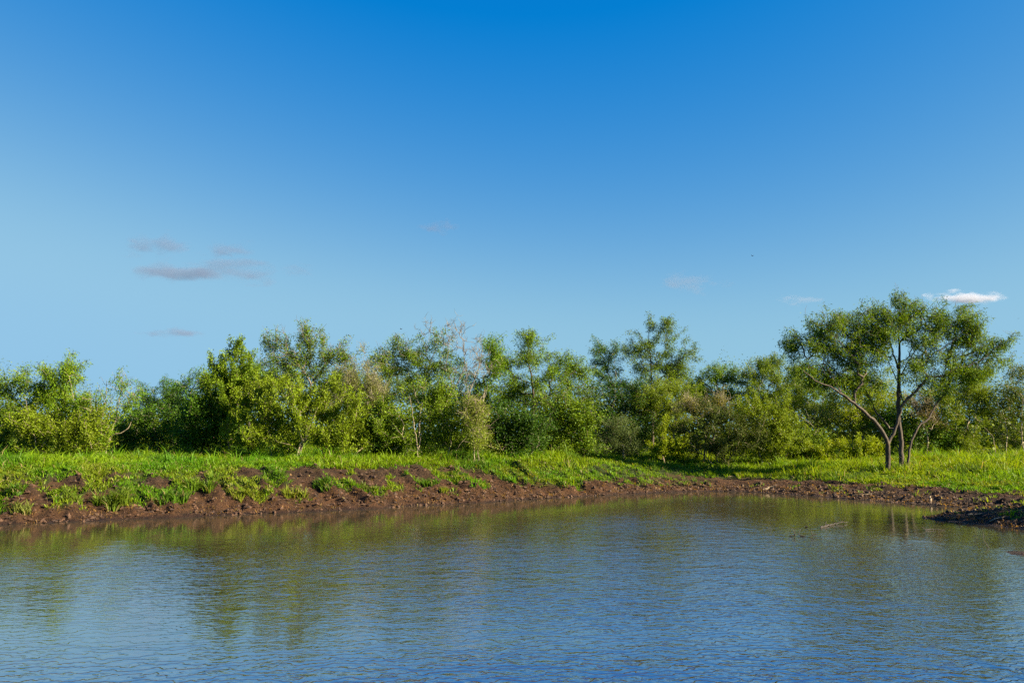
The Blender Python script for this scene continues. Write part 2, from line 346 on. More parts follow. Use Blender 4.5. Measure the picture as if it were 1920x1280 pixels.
# dry straw and roots lying on the bare mud, thickest just above the water
NS = 26000
sx_ = rng.uniform(-20, 16, NS); sy_ = rng.uniform(19, 37, NS)
_, sd_d, sd_r, sd_n = terrain(sx_, sy_); sc_ = grass_cover(sx_, sy_, sd_d, sd_r, sd_n)
kp = (sd_d > 0.15) & (sd_d < 3.5) & (rng.random(NS) < np.exp(-sd_d * 0.9)) & (np.abs(sx_ / sy_) < .72)
sx_, sy_ = sx_[kp], sy_[kp]
v, lo, st, ti = tuft_field(sx_, sy_, rng.uniform(0.05, 0.12, len(sx_)), 4, np.full(len(sx_), 0.12), np.array([[0.26, 0.15, 0.055]]) * rng.uniform(.5, 1.1, (len(sx_), 1)), rng)
obj('straw_litter', mesh_np('straw_litter', v, lo, st, M_GRASS, ti), kind='stuff', label='dry straw and roots scattered on the bare mud', category='straw')
def clump(px, py, size, label, tint, nb=230):
    # a single grass clump rooted on the bank: walk along the pixel's ray until it meets the ground
    Yc = next((Y for Y in np.arange(19, 40, 0.15) if at(px, py, Y)[2] <= gz(*at(px, py, Y)[:2])), 25.0)
    size *= 0.85; p = at(px, py, Yc); r = np.random.default_rng(int(px * 7 + py))
    n = 9
    ox, oy = r.normal(0, size * 0.42, n), r.normal(0, size * 0.3, n)
    v, lo, st, ti = tuft_field(p[0] + ox, p[1] + oy, size * r.uniform(0.6, 1.0, n), nb // n, np.full(n, size * 0.22),
                               np.array(tint)[None] * r.uniform(0.85, 1.2, (n, 1)), r)
    base = np.array([p[0], p[1], gz(p[0], p[1])])
    obj('grass_clump', mesh_np('grass_clump', v - base, lo, st, M_GRASS, ti), loc=base, label=label, category='grass clump', group='grass clumps on the raw mud bank')
GRN, YGR = (0.085, 0.17, 0.014), (0.16, 0.20, 0.018)
clump(44, 965, 0.42, 'pale drooping grass clump low on the mud beside the water at far left', (0.16, 0.19, 0.04), 160)
clump(30, 925, 0.40, 'flat dark green grass clump high on the reddish mud at far left', GRN)
clump(212, 948, 0.66, 'largest splayed grass clump, low on the left mud bank', (0.12, 0.185, 0.018), 330)
clump(140, 938, 0.40, 'narrow slanting grass clump left of the largest splayed clump', (0.13, 0.19, 0.02), 150)
clump(318, 940, 0.58, 'upright bright grass clump next right of the largest splayed clump', GRN, 280)
clump(378, 925, 0.60, 'tall leaning grass clump in the middle of the left bank', (0.11, 0.19, 0.014), 300)
clump(456, 938, 0.46, 'yellowish grass clump low on the bank, right of the tall leaning clump', YGR, 220)
clump(550, 933, 0.46, 'lone yellow green clump close above the waterline on bare furrowed mud', YGR, 240)
clump(608, 918, 0.46, 'broad leafy clump part way up the furrowed bank', GRN, 230)
clump(690, 922, 0.38, 'thin scrubby clump among bare dark furrows', (0.12, 0.17, 0.025), 150)
clump(800, 910, 0.44, 'low spreading clump on the right end of the furrowed bank', GRN, 220)
clump(835, 922, 0.34, 'small yellow clump right beneath the low spreading clump', YGR, 130)

# ------------------------------------------------------------------ trees and shrubs
def tubes(chains):
    """chains: list of (pts (n,3), radii (n,)) -> verts, loops, starts (quads; sides by thickness)"""
    V, L, S = [], [], []; vo = lo = 0
    for P, R in chains:
        n = len(P)
        k = 8 if R[0] > 0.06 else (5 if R[0] > 0.02 else 3)
        T = unit(np.gradient(P, axis=0))
        ref = np.array([0.0, 0, 1]) if abs(T[0][2]) < 0.8 else np.array([1.0, 0, 0])
        A = unit(np.cross(T, ref)); B = np.cross(T, A)
        an = np.arange(k) * math.tau / k
        V.append((P[:, None] + R[:, None, None] * (np.cos(an)[None, :, None] * A[:, None] + np.sin(an)[None, :, None] * B[:, None])).reshape(-1, 3))
        i = np.arange(n - 1)[:, None] * k; j = np.arange(k)[None]; j2 = (j + 1) % k
        qd = np.stack([i + j, i + j2, i + k + j2, i + k + j], -1).reshape(-1, 4) + vo
        L.append(qd.ravel()); S.append(np.arange(len(qd)) * 4 + lo)
        vo += n * k; lo += qd.size
    return np.concatenate(V), np.concatenate(L), np.concatenate(S)
def smooth_path(P, step, rng, wob=0.0):
    P = np.asarray(P, float)
    if len(P) < 3: P = np.array([P[0], (P[0] + P[-1]) / 2 + rng.normal(0, wob, 3), P[-1]])
    E = np.vstack([2 * P[0] - P[1], P, 2 * P[-1] - P[-2]]); out = []
    for i in range(1, len(E) - 2):
        n = max(1, int(np.linalg.norm(E[i + 1] - E[i]) / step)); t = (np.arange(n) / n)[:, None]
        a, b, c, d = E[i - 1], E[i], E[i + 1], E[i + 2]
        out.append(0.5 * (2 * b + (c - a) * t + (2 * a - 5 * b + 4 * c - d) * t ** 2 + (3 * b - a - 3 * c + d) * t ** 3))
    return np.vstack(out + [P[-1:]])
LEAF = {  # length, width, droop (down pull), spread of leaves round a twig end (xy, z)
    'feather': (0.138, 0.032, 0.60, 0.11, 0.11), 'small': (0.075, 0.044, 0.0, 0.10, 0.10), 'upright': (0.10, 0.045, -0.75, 0.07, 0.10),
    'broad': (0.10, 0.062, 0.1, 0.15, 0.14), 'fine': (0.07, 0.032, -0.2, 0.14, 0.13)}
PLANTS = []
def plant(name, label, cat, Y, bases, blobs, kind, nleaf, tint, bark='brown', limbs=(), npts=None, bare=0.0, r0=0.05, group=None,
          deep=0.85, back=True, shoots=0.42, tint2=None, twigs=0, part=('trunk', 'crown'), bf=0.25, seed=0):
    rng = np.random.default_rng(int(abs(bases[0]) * 13 + Y * 101 + seed))
    if back: Y = float(Y + 8.0 * sstep(850, 1230, bases[0]) * (1 - 0.5 * sstep(1480, 1640, bases[0])))   # the treeline stands further off behind the middle of the pond
    nleaf = int(nleaf * (1.1 if kind == 'broad' else 1.3))
    pos, par, mr, plen, leafy = [], [], [], [], []
    def add(p, pa, r, lf):
        pos.append(p); par.append(pa); mr.append(r); leafy.append(lf)
        plen.append(0 if pa < 0 else plen[pa] + float(np.linalg.norm(p - pos[pa]))); return len(pos) - 1
    bx = at(bases[0], 860, Y)[0]; base = np.array([bx, Y, gz(bx, Y)])
    yo = {}
    for limb in limbs:                                # traced limbs: dict(p=[(px,py)...], r=(start,end), dy=depth drift, root=True)
        pts = limb['p']; n = len(pts); dy = limb.get('dy', rng.uniform(-0.5, 0.5)); y0 = limb.get('y0', 0.0)
        P = []
        for i, (px, py) in enumerate(pts):
            P.append(at(px, py, Y + y0 + dy * i / max(1, n - 1)))
        if limb.get('root'):
            P[0][2] = gz(P[0][0], P[0][1]) - 0.12
        P = smooth_path(P, 0.22, rng)
        P[1:-1] += rng.normal(0, 0.012, P[1:-1].shape)
        R = np.linspace(limb['r'][0], limb['r'][1], len(P)) * 0.66
        if limb.get('root') or not pos: k = add(P[0], -1, R[0], False)
        else:
            k = int(np.argmin(np.linalg.norm(np.array(pos) - P[0], axis=1)))
        for i in range(1, len(P)): k = add(P[i], k, R[i], False)
    if not limbs or not any(l.get('root') for l in limbs):
        for b in bases:
            x = at(b, 860, Y)[0]; yb = Y + rng.uniform(-0.3, 0.3)
            k = add(np.array([x, yb, gz(x, yb) - 0.1]), -1, r0, False)
            k = add(np.array([x + rng.normal(0, .06), yb, gz(x, yb) + 0.25]), k, r0 * 0.9, False)
    # twig ends, clustered inside the crown's lobes
    wts = np.array([b[2] * b[3] * (b[4] if len(b) > 4 else 1) for b in blobs], float); tot = wts.sum()
    m2 = tot * math.pi * (Y / F) ** 2
    if npts is None: npts = int(np.clip(m2 * 34, 80, 900))
    A = []
    for b, w in zip(blobs, wts):
        n = max(4, int(npts * w / tot)); nc = max(3, int(n / (3.2 if kind == 'feather' else 4.0)))
        rx, ry = b[2] * Y / F, b[3] * Y / F; rz = deep * min((rx + ry) / 2, 1.6 * min(rx, ry))
        c = at(b[0], b[1], Y) + np.array([0, rng.uniform(-0.35, 0.35) * rz, 0])
        u = unit(rng.normal(0, 1, (nc, 3))) * (rng.random(nc) ** 0.40)[:, None]
        cc = c + u * np.array([rx, rz, ry])
        k = rng.integers(0, nc, n)
        A.append(cc[k] + rng.normal(0, 0.20, (n, 3)) * np.array([1, 1, 0.9]))
    A = np.vstack(A)
    g = terrain(A[:, 0], A[:, 1])[0]; A[:, 2] = np.maximum(A[:, 2], g + 0.12 + 0.2 * rng.random(len(A)))
    N = len(A); isb = rng.random(N) < bare
    left = np.ones(N, bool); cost = np.full(N, 1e9); bn = np.zeros(N, int)
    def relax(i):
        c = np.linalg.norm(A - pos[i], axis=1) + bf * plen[i]
        up = c < cost; cost[up] = c[up]; bn[up] = i
    for i in range(len(pos)): relax(i)
    for _ in range(N):
        j = int(np.argmin(np.where(left, cost, 1e9))); left[j] = False
        relax(add(A[j], int(bn[j]), 0.0, not isb[j]))
    # young shoots push past the crown's outline
    heads = [i for i in range(len(pos)) if leafy[i]]
    mid_ = np.mean([pos[i] for i in heads], axis=0) if heads else base
    for i in heads:
        if rng.random() > shoots: continue
        o_ = pos[i] - mid_; o_ = o_ / (np.linalg.norm(o_) + 1e-6)
        dv = o_ * 0.7 + np.array([0, 0, 0.75 if kind != 'broad' else 0.3]) + rng.normal(0, 0.35, 3); dv /= np.linalg.norm(dv)
        k = i; p = pos[i]; stp = rng.uniform(0.09, 0.22)
        for _ in range(rng.integers(2, 4)):
            dv = dv + rng.normal(0, 0.15, 3) + np.array([0, 0, -0.22 if kind == 'feather' else 0.02]); dv /= np.linalg.norm(dv)
            p = p + dv * stp; k = add(p, k, 0.0, True)
    pos = np.array(pos); par = np.array(par); n = len(pos)
    kids = [[] for _ in range(n)]
    for i in range(n):
        if par[i] >= 0: kids[par[i]].append(i)
    ex = 2.3; acc = np.zeros(n); rad = np.zeros(n)
    for i in range(n - 1, -1, -1):
        rad[i] = max(0.0055, acc[i] ** (1 / ex) if acc[i] > 0 else 0.0)
        if par[i] >= 0: acc[par[i]] += rad[i] ** ex
    rts = [i for i in range(n) if par[i] < 0]
    sc = r0 / max(rad[i] for i in rts); sc = min(max(sc, 0.5), 1.4)
    rad = np.maximum(rad * sc, 0.005)
    mr = np.array(mr); rad = np.where(mr > 0, np.maximum(mr, np.minimum(rad, mr * 1.25)), rad)
    chains = []; stack = [(r, None) for r in rts]
    while stack:
        s, pa = stack.pop()
        path = [s]; P = [pos[s]] if pa is None else [pos[pa], pos[s]]
        R = [rad[s]] if pa is None else [min(rad[pa], rad[s] * 1.1), rad[s]]
        c = s
        while kids[c]:
            ks = sorted(kids[c], key=lambda i: -rad[i])
            for k in ks[1:]: stack.append((k, c))
            c = ks[0]; P.append(pos[c]); R.append(rad[c])
        if len(P) < 2: continue
        P = np.array(P); R = np.array(R)
        if len(P) < 40 and (len(P) < 3 or R[0] > 0.012):                                # refine short chains so that twigs bend
            M = (P[:-1] + P[1:]) / 2 + rng.normal(0, 1, (len(P) - 1, 3)) * 0.07 * np.linalg.norm(P[1:] - P[:-1], axis=1)[:, None]
            Q = np.empty((2 * len(P) - 1, 3)); Q[0::2] = P; Q[1::2] = M; P = Q
            R = np.interp(np.arange(len(P)) / 2, np.arange(len(R)), R)
        R = R.copy(); R[-1] *= 0.5
        chains.append((P, R))
    if twigs:                                          # fine bare twigs at random nodes
        src = rng.integers(len(pos) // 3, n, twigs)
        dirs = unit(rng.normal(0, 1, (twigs, 3)) + np.array([0, 0, 1.2]))
        ln = rng.uniform(0.15, 0.55, twigs)
        for i in range(twigs):
            p0 = pos[src[i]]; p2 = p0 + dirs[i] * ln[i]
            chains.append((np.array([p0, (p0 + p2) / 2 + rng.normal(0, 0.04, 3), p2]), np.array([0.008, 0.006, 0.003])))
    root = obj(name, None, loc=base, label=label, category=cat)
    if group: root['group'] = group
    root.empty_display_size = 0.3
    v, lo, st = tubes(chains)
    obj(part[0], mesh_np(part[0], v - base, lo, st, BARK[bark], smooth=True), root)
    lf = np.nonzero(np.array(leafy))[0]
    if nleaf and len(lf):
        L, Wd, droop, sxy, sz = LEAF[kind]
        k = lf[rng.integers(0, len(lf), nleaf)]
        pk = np.where(par[k] >= 0, par[k], k); u = rng.random((nleaf, 1)) ** 0.7
        near_ = (np.linalg.norm(pos[k] - pos[pk], axis=1) < 0.9)[:, None]
        c = np.where(near_, pos[pk] * (1 - u) + pos[k] * u, pos[k]) + np.clip(rng.normal(0, 1, (nleaf, 3)), -1.8, 1.8) * np.array([sxy, sxy, sz])
        if kind == 'feather': c[:, 2] -= 0.08
        gg = base[2] + 0.04; c[:, 2] = np.maximum(c[:, 2], gg + rng.random(nleaf) * 0.3)
        d = unit(rng.normal(0, 1, (nleaf, 3)) * np.array([1, 1, 0.75]) + np.array([0, 0, -droop * 1.6]))
        s = unit(np.cross(d, rng.normal(0, 1, (nleaf, 3)))); nm = np.cross(d, s)
        Ls = (L * rng.uniform(0.6, 1.35, nleaf))[:, None]; Ws = (Wd * rng.uniform(0.65, 1.3, nleaf))[:, None] * 0.5
        mid = c + d * Ls * 0.45
        V = np.stack([c, mid + s * Ws + nm * Ws * 0.3, c + d * Ls, mid - s * Ws + nm * Ws * 0.3], 1).reshape(-1, 3)
        cl = rng.random(n)[k][:, None]                 # each twig has its own mix of old and young leaves
        t1 = np.array(tint); t2 = np.array(tint2 if tint2 is not None else (tint[0] * 1.45, tint[1] * 1.2, tint[2] * 0.9))
        w = np.clip(cl * 0.7 + rng.random((nleaf, 1)) * 0.5 - 0.1, 0, 1)
        T = (t1 * (1 - w) + t2 * w) * rng.uniform(0.50, 1.26, (nleaf, 1)) * np.array([0.96, 1.09, 0.85])
        obj(part[1], mesh_np(part[1], V - base, np.arange(4 * nleaf), np.arange(nleaf) * 4, M_LEAF, np.repeat(T, 4, 0)), root)
    return root
lime, green, dark = (0.175, 0.225, 0.009), (0.095, 0.170, 0.010), (0.034, 0.075, 0.010)  # dark: leaf green with the thicket's shade put into the colour
blue, olive, tan, greyg = (0.055, 0.115, 0.022), (0.130, 0.155, 0.016), (0.18, 0.17, 0.055), (0.075, 0.105, 0.045)
BP = ('stems', 'foliage')
def L(p, r, **k): return dict(p=p, r=r, **k)

# left end
plant('small_tree', 'drooping green tree with pale forked stems near the left edge', 'tree', 34.6, [118],
      [(100, 702, 26, 22), (128, 697, 24, 22), (62, 716, 18, 16), (85, 740, 35, 25), (130, 745, 25, 30), (105, 780, 40, 25)], 'feather', 11000, green, 'pale',
      [L([(122, 856), (118, 805), (106, 765), (98, 725)], (.06, .02), root=True), L([(118, 805), (138, 765), (130, 705)], (.035, .015)), L([(106, 765), (80, 740), (64, 716)], (.03, .012))], r0=.06, tint2=lime)
plant('brush_shrub', 'olive shrub cut by the left edge of the picture', 'shrub', 34.8, [-12, 25], [(20, 732, 25, 28), (5, 785, 35, 50), (35, 785, 30, 42), (15, 830, 45, 22)], 'small', 13000, olive, 'grey', tint2=green, part=BP)
plant('brush_shrub', 'wide light green shrub with pale thin stems at left', 'shrub', 33.6, [60, 100, 135, 170],
      [(60, 802, 42, 42), (120, 808, 50, 40), (168, 802, 38, 42), (150, 835, 60, 20), (70, 838, 60, 18)], 'small', 19000, lime, 'pale',
      [L([(75, 858), (66, 820), (54, 788), (47, 742)], (.04, .015), root=True), L([(54, 788), (30, 765)], (.02, .008)), L([(105, 858), (112, 825), (95, 790)], (.03, .012), root=True),
       L([(135, 857), (140, 815), (150, 775)], (.03, .012), root=True), L([(165, 856), (168, 815), (172, 770), (168, 735)], (.035, .012), root=True), L([(100, 857), (92, 830)], (.02, .01), root=True)],
      part=BP, tint2=(.15, .17, .015), npts=330)
plant('sapling', 'half bare pale sapling with a crooked low branch, right of the light green shrub', 'sapling', 34.0, [196],
      [(228, 722, 15, 12), (243, 742, 11, 9), (232, 750, 12, 10), (178, 760, 14, 22, .6), (205, 800, 15, 25, .5)], 'feather', 1900, green, 'pale',
      [L([(197, 850), (200, 832), (208, 818), (226, 811), (240, 803), (246, 790)], (.045, .02), root=True), L([(200, 836), (214, 795), (222, 760), (228, 725)], (.035, .012)),
       L([(192, 852), (188, 800), (198, 755), (200, 712)], (.035, .010), root=True), L([(188, 800), (168, 755), (170, 725)], (.025, .008)), L([(214, 795), (236, 765), (243, 742)], (.02, .008))], npts=110, bare=.4, twigs=60)
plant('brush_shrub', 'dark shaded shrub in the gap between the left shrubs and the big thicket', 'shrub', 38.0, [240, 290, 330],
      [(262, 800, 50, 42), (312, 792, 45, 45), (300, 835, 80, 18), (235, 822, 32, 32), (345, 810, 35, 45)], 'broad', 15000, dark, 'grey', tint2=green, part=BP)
plant('small_tree', 'small rounded dark tree standing in the low gap at left', 'tree', 41.0, [303],
      [(285, 729, 14, 11), (318, 722, 14, 12), (300, 748, 28, 18), (262, 765, 20, 16), (330, 755, 20, 22)], 'feather', 6500, blue, 'grey', r0=.05)
plant('small_tree', 'slim sparse tree rising just left of the big thicket', 'tree', 39.5, [372],
      [(370, 706, 17, 18), (350, 738, 15, 18), (388, 722, 16, 22), (366, 765, 35, 30)], 'feather', 6000, blue, 'grey', r0=.05, tint2=green)
# the big thicket
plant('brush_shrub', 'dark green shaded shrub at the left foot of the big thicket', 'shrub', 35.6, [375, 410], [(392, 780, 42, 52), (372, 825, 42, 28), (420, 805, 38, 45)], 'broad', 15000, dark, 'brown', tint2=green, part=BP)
plant('tall_shrub', 'upright yellow green tall shrub with a pointed top, left in the big thicket', 'shrub', 35.0, [430, 455],
      [(436, 662, 16, 22), (440, 695, 34, 30), (408, 690, 20, 20), (472, 715, 36, 38), (405, 735, 35, 38), (445, 745, 45, 40)], 'upright', 17000, lime, 'brown', part=BP, tint2=(.075, .13, .012))
plant('thorny_tree', 'tallest rounded tree of the big thicket, grey twigs showing through thin leaves', 'tree', 37.0, [562],
      [(513, 648, 20, 20), (578, 640, 40, 20), (545, 668, 48, 28), (612, 660, 38, 28), (640, 680, 22, 22), (590, 690, 55, 28), (535, 705, 45, 28), (640, 715, 40, 30)], 'small', 15000, olive, 'ash',
      [L([(560, 850), (575, 780), (582, 720), (565, 690), (540, 660)], (.09, .03), root=True), L([(582, 720), (605, 690), (622, 660)], (.05, .02))], bare=.2, twigs=500, r0=.09, tint2=green)
plant('brush_shrub', 'broad sunlit yellow green shrub with pale sticks at its foot, front of the thicket', 'shrub', 33.5, [470, 508, 540, 570, 610, 650],
      [(480, 772, 52, 58), (550, 762, 58, 58), (620, 772, 55, 58), (500, 818, 70, 30), (600, 822, 80, 28), (658, 805, 40, 42)], 'upright', 34000, lime, 'pale',
      [L([(508, 856), (510, 825), (497, 802)], (.04, .015), root=True), L([(510, 825), (514, 808)], (.02, .01)), L([(550, 856), (568, 826), (590, 810), (632, 806)], (.04, .012), root=True, y0=-.9), L([(552, 856), (580, 805), (592, 772)], (.035, .012), root=True, y0=-.7),
       L([(640, 857), (648, 825), (662, 795)], (.03, .012), root=True), L([(478, 856), (470, 815), (460, 780)], (.03, .012), root=True), L([(606, 857), (612, 820), (600, 780)], (.03, .012), root=True), L([(534, 857), (536, 815), (530, 785)], (.03, .012), root=True)],
      part=BP, tint2=(.15, .18, .014), npts=620)
plant('grey_shrub', 'pale grey dry shrub leaning out of the right side of the thicket', 'shrub', 35.6, [688],
      [(682, 712, 34, 46), (655, 742, 40, 24), (700, 740, 18, 28)], 'fine', 8000, tan, 'grey', bare=.25, twigs=700, part=BP, tint2=(.17, .17, .06))
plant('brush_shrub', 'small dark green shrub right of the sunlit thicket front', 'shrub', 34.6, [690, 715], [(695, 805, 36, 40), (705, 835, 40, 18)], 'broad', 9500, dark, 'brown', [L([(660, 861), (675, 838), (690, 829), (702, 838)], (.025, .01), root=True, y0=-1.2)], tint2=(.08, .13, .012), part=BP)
# middle
plant('small_tree', 'airy tree with separate leaf tufts left of the bare branches', 'tree', 38.5, [785],
      [(745, 650, 18, 24), (785, 650, 22, 24), (825, 640, 16, 18), (765, 692, 35, 32), (812, 690, 35, 32), (720, 682, 20, 28), (705, 670, 12, 12)], 'feather', 9500, green, 'grey',
      [L([(785, 850), (788, 770), (800, 700), (822, 640)], (.07, .015), root=True), L([(788, 770), (770, 710), (745, 650)], (.04, .015))], r0=.07, bare=.15, twigs=150, tint2=olive)
plant('bare_tree', 'tree of mostly bare grey branches against the sky', 'tree', 38.0, [862],
      [(855, 630, 26, 34), (885, 665, 26, 40), (905, 690, 18, 30), (865, 715, 35, 25), (800, 620, 14, 16)], 'feather', 0, green, 'ash',
      [L([(862, 850), (866, 780), (850, 730), (838, 680), (842, 640), (838, 598)], (.06, .008), root=True), L([(866, 775), (880, 735), (898, 690), (905, 650)], (.05, .012)), L([(850, 730), (870, 690), (868, 640), (862, 605)], (.035, .01)),
       L([(862, 790), (905, 750), (915, 720)], (.05, .012))], npts=240, bare=1.0, twigs=420, r0=.08)
plant('small_tree', 'thin tree with few leaf tufts right behind the bare branches', 'tree', 40.0, [905],
      [(918, 658, 20, 22), (870, 690, 13, 14), (895, 716, 22, 14), (932, 690, 18, 22)], 'feather', 4200, green, 'grey', r0=.05)
plant('brush_shrub', 'green shrub with forked white stems below the airy tree', 'shrub', 34.4, [735, 785, 830, 860],
      [(735, 790, 45, 48), (792, 792, 40, 52), (845, 782, 42, 52), (868, 822, 40, 28), (762, 828, 70, 24), (815, 740, 30, 25)], 'small', 25000, (.085, .14, .012), 'pale',
      [L([(784, 857), (780, 815), (773, 775), (768, 742)], (.045, .015), root=True, y0=-.7), L([(783, 850), (790, 815), (802, 798)], (.028, .01), y0=-.7), L([(768, 857), (758, 825), (742, 800)], (.03, .012), root=True, y0=-.5), L([(722, 857), (730, 820), (738, 790)], (.03, .01), root=True), L([(838, 857), (846, 818), (836, 780)], (.03, .01), root=True)],
      part=BP, npts=480, tint2=lime)
plant('straw_shrub', 'narrow straw coloured shrub at the edge of the dark hollow', 'shrub', 33.6, [893], [(892, 782, 17, 36), (900, 822, 13, 24)], 'fine', 5500, tan, 'pale',
      [L([(890, 852), (888, 825), (872, 790)], (.03, .012), root=True), L([(898, 852), (896, 815), (900, 775)], (.03, .01), root=True)], bare=.2, twigs=260, part=BP, tint2=lime, npts=90)
plant('mesquite_tree', 'feathery mesquite with dark crooked trunk in the middle of the treeline', 'tree', 39.0, [1000],
      [(1000, 632, 28, 20), (1000, 672, 38, 28), (945, 680, 26, 26), (1060, 682, 38, 24), (1092, 702, 20, 22), (958, 722, 40, 26), (1032, 712, 45, 22)], 'feather', 15500, green, 'dark',
      [L([(998, 850), (1000, 750), (996, 705), (988, 660), (1000, 630)], (.11, .025), root=True, dy=0), L([(999, 775), (1012, 750), (1040, 736), (1075, 730)], (.06, .025)), L([(997, 720), (965, 705), (945, 680)], (.04, .015))], r0=.11, tint2=lime)
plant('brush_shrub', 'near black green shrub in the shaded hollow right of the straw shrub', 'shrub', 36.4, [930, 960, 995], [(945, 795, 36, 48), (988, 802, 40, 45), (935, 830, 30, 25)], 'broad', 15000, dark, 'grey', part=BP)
plant('brush_shrub', 'shrub with a bright sunlit crown over dark lower leaves, mid treeline', 'shrub', 36.2, [1030, 1065, 1095], [(1052, 780, 44, 36), (1090, 792, 34, 40), (1030, 800, 35, 40), (1060, 830, 62, 24)], 'broad', 18000, (.045, .095, .012), 'brown', tint2=lime, part=BP)
plant('brush_shrub', 'soft grey green round shrub standing low in front of dark brush', 'shrub', 35.4, [1165], [(1165, 815, 27, 34), (1175, 838, 25, 16), (1130, 835, 25, 18)], 'fine', 13000, greyg, 'grey', part=BP)
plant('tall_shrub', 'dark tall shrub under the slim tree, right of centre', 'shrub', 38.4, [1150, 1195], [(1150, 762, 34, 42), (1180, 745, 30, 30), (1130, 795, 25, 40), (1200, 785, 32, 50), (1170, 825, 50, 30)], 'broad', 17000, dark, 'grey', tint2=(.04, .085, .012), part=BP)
plant('small_tree', 'slim small tree against the sky between the two taller mesquites', 'tree', 42.0, [1138], [(1125, 655, 14, 17), (1150, 660, 13, 19), (1136, 690, 24, 24), (1150, 715, 26, 20)], 'feather', 6500, blue, 'grey', r0=.05)
plant('mesquite_tree', 'tallest slender mesquite of the treeline, right of centre', 'tree', 41.0, [1222],
      [(1222, 604, 13, 12), (1256, 612, 24, 15), (1200, 655, 30, 24), (1245, 652, 22, 20), (1284, 660, 20, 20), (1225, 690, 45, 26), (1272, 695, 28, 24)], 'feather', 15000, green, 'dark',
      [L([(1224, 850), (1222, 730), (1220, 665), (1216, 635), (1218, 606)], (.12, .02), root=True, dy=0), L([(1221, 690), (1243, 665), (1258, 630)], (.05, .015)), L([(1222, 725), (1255, 695), (1285, 665)], (.05, .015))], r0=.12, tint2=olive)
plant('tall_shrub', 'bright yellow green shrub below the tallest slender mesquite', 'shrub', 37.0, [1235, 1265], [(1250, 742, 48, 36), (1282, 752, 30, 30), (1215, 748, 30, 24), (1250, 790, 45, 30)], 'feather', 14000, lime, 'brown', tint2=(.15, .18, .015), part=BP)
plant('low_shrub', 'small spiky light green shrub in the grass in front of the dark brush', 'shrub', 34.2, [1245], [(1243, 820, 9, 26), (1256, 838, 24, 17), (1277, 846, 18, 12), (1234, 846, 14, 10)], 'upright', 5200, lime, 'brown', part=BP, npts=90)
# right of centre
plant('brush_shrub', 'wide dark shrub with fanned grey stems rising from the grass', 'shrub', 34.4, [1335, 1352, 1368], [(1310, 806, 48, 42), (1352, 812, 48, 40), (1392, 818, 46, 34), (1345, 775, 45, 20), (1335, 848, 55, 16)], 'small', 20000, (.035, .062, .012), 'pale',  # shaded side of the lime bush: the shade is put into the leaf tint
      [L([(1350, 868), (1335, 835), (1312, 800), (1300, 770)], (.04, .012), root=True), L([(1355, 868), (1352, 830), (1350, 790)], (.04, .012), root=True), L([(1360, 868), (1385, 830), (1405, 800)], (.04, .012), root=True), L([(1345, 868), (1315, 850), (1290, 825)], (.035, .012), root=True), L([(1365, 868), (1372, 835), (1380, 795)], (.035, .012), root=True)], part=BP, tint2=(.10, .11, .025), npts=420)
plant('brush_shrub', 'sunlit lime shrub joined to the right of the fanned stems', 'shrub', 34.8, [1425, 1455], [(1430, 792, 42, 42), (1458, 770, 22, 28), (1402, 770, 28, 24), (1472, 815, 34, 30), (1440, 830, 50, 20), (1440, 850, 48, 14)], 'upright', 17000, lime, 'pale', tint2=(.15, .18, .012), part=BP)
plant('dry_shrub', 'tan dry twigs topping the wide dark shrub', 'shrub', 34.9, [1320], [(1310, 766, 34, 14), (1345, 760, 28, 15), (1285, 762, 18, 12)], 'fine', 4500, tan, 'grey', bare=.35, twigs=500, part=BP, npts=120)
plant('background_tree', 'rounded green tree behind the wide dark shrub', 'tree', 42.0, [1335], [(1332, 708, 34, 22), (1365, 702, 28, 20), (1308, 735, 30, 24), (1345, 740, 45, 25)], 'feather', 12000, green, 'grey', r0=.08)
plant('background_tree', 'light green tree with a bumpy top left of the lone mesquite', 'tree', 41.0, [1435], [(1412, 700, 33, 24), (1455, 688, 32, 24), (1430, 730, 50, 26), (1475, 720, 30, 25)], 'feather', 15000, (.085, .13, .012), 'grey', tint2=lime, r0=.08)
plant('background_tree', 'shaded green tree touching the left limbs of the lone mesquite', 'tree', 42.5, [1505], [(1500, 700, 26, 24), (1512, 736, 45, 28), (1482, 762, 40, 25), (1530, 765, 35, 25)], 'feather', 13000, green, 'grey', r0=.08, tint2=olive)
plant('brush_shrub', 'open olive shrub with crooked grey stems left of the lone mesquite', 'shrub', 40.0, [1500, 1550, 1600], [(1560, 782, 45, 38), (1602, 800, 40, 34), (1530, 805, 34, 36)], 'small', 10000, olive, 'grey',
      [L([(1545, 856), (1540, 820), (1520, 795), (1485, 770)], (.05, .015), root=True, y0=-.6), L([(1575, 856), (1570, 810), (1560, 770)], (.04, .012), root=True, y0=-.6), L([(1600, 856), (1600, 815), (1612, 775)], (.04, .012), root=True, y0=-.6)], bare=.2, twigs=250, part=BP, tint2=lime)
plant('brush_shrub', 'low dark leafy shrub at the grass edge right of the sunlit lime shrub', 'shrub', 37.0, [1490, 1520], [(1495, 830, 35, 26), (1465, 840, 25, 18), (1520, 838, 28, 18)], 'broad', 8500, (.045, .085, .012), 'brown', part=BP, tint2=lime)
plant('weed_patch', 'low bright weeds in the grass just left of the lone mesquite trunks', 'weeds', 37.8, [1555, 1600, 1630], [(1550, 842, 28, 13), (1595, 843, 32, 12), (1635, 846, 26, 12)], 'upright', 7500, lime, 'brown', part=BP)
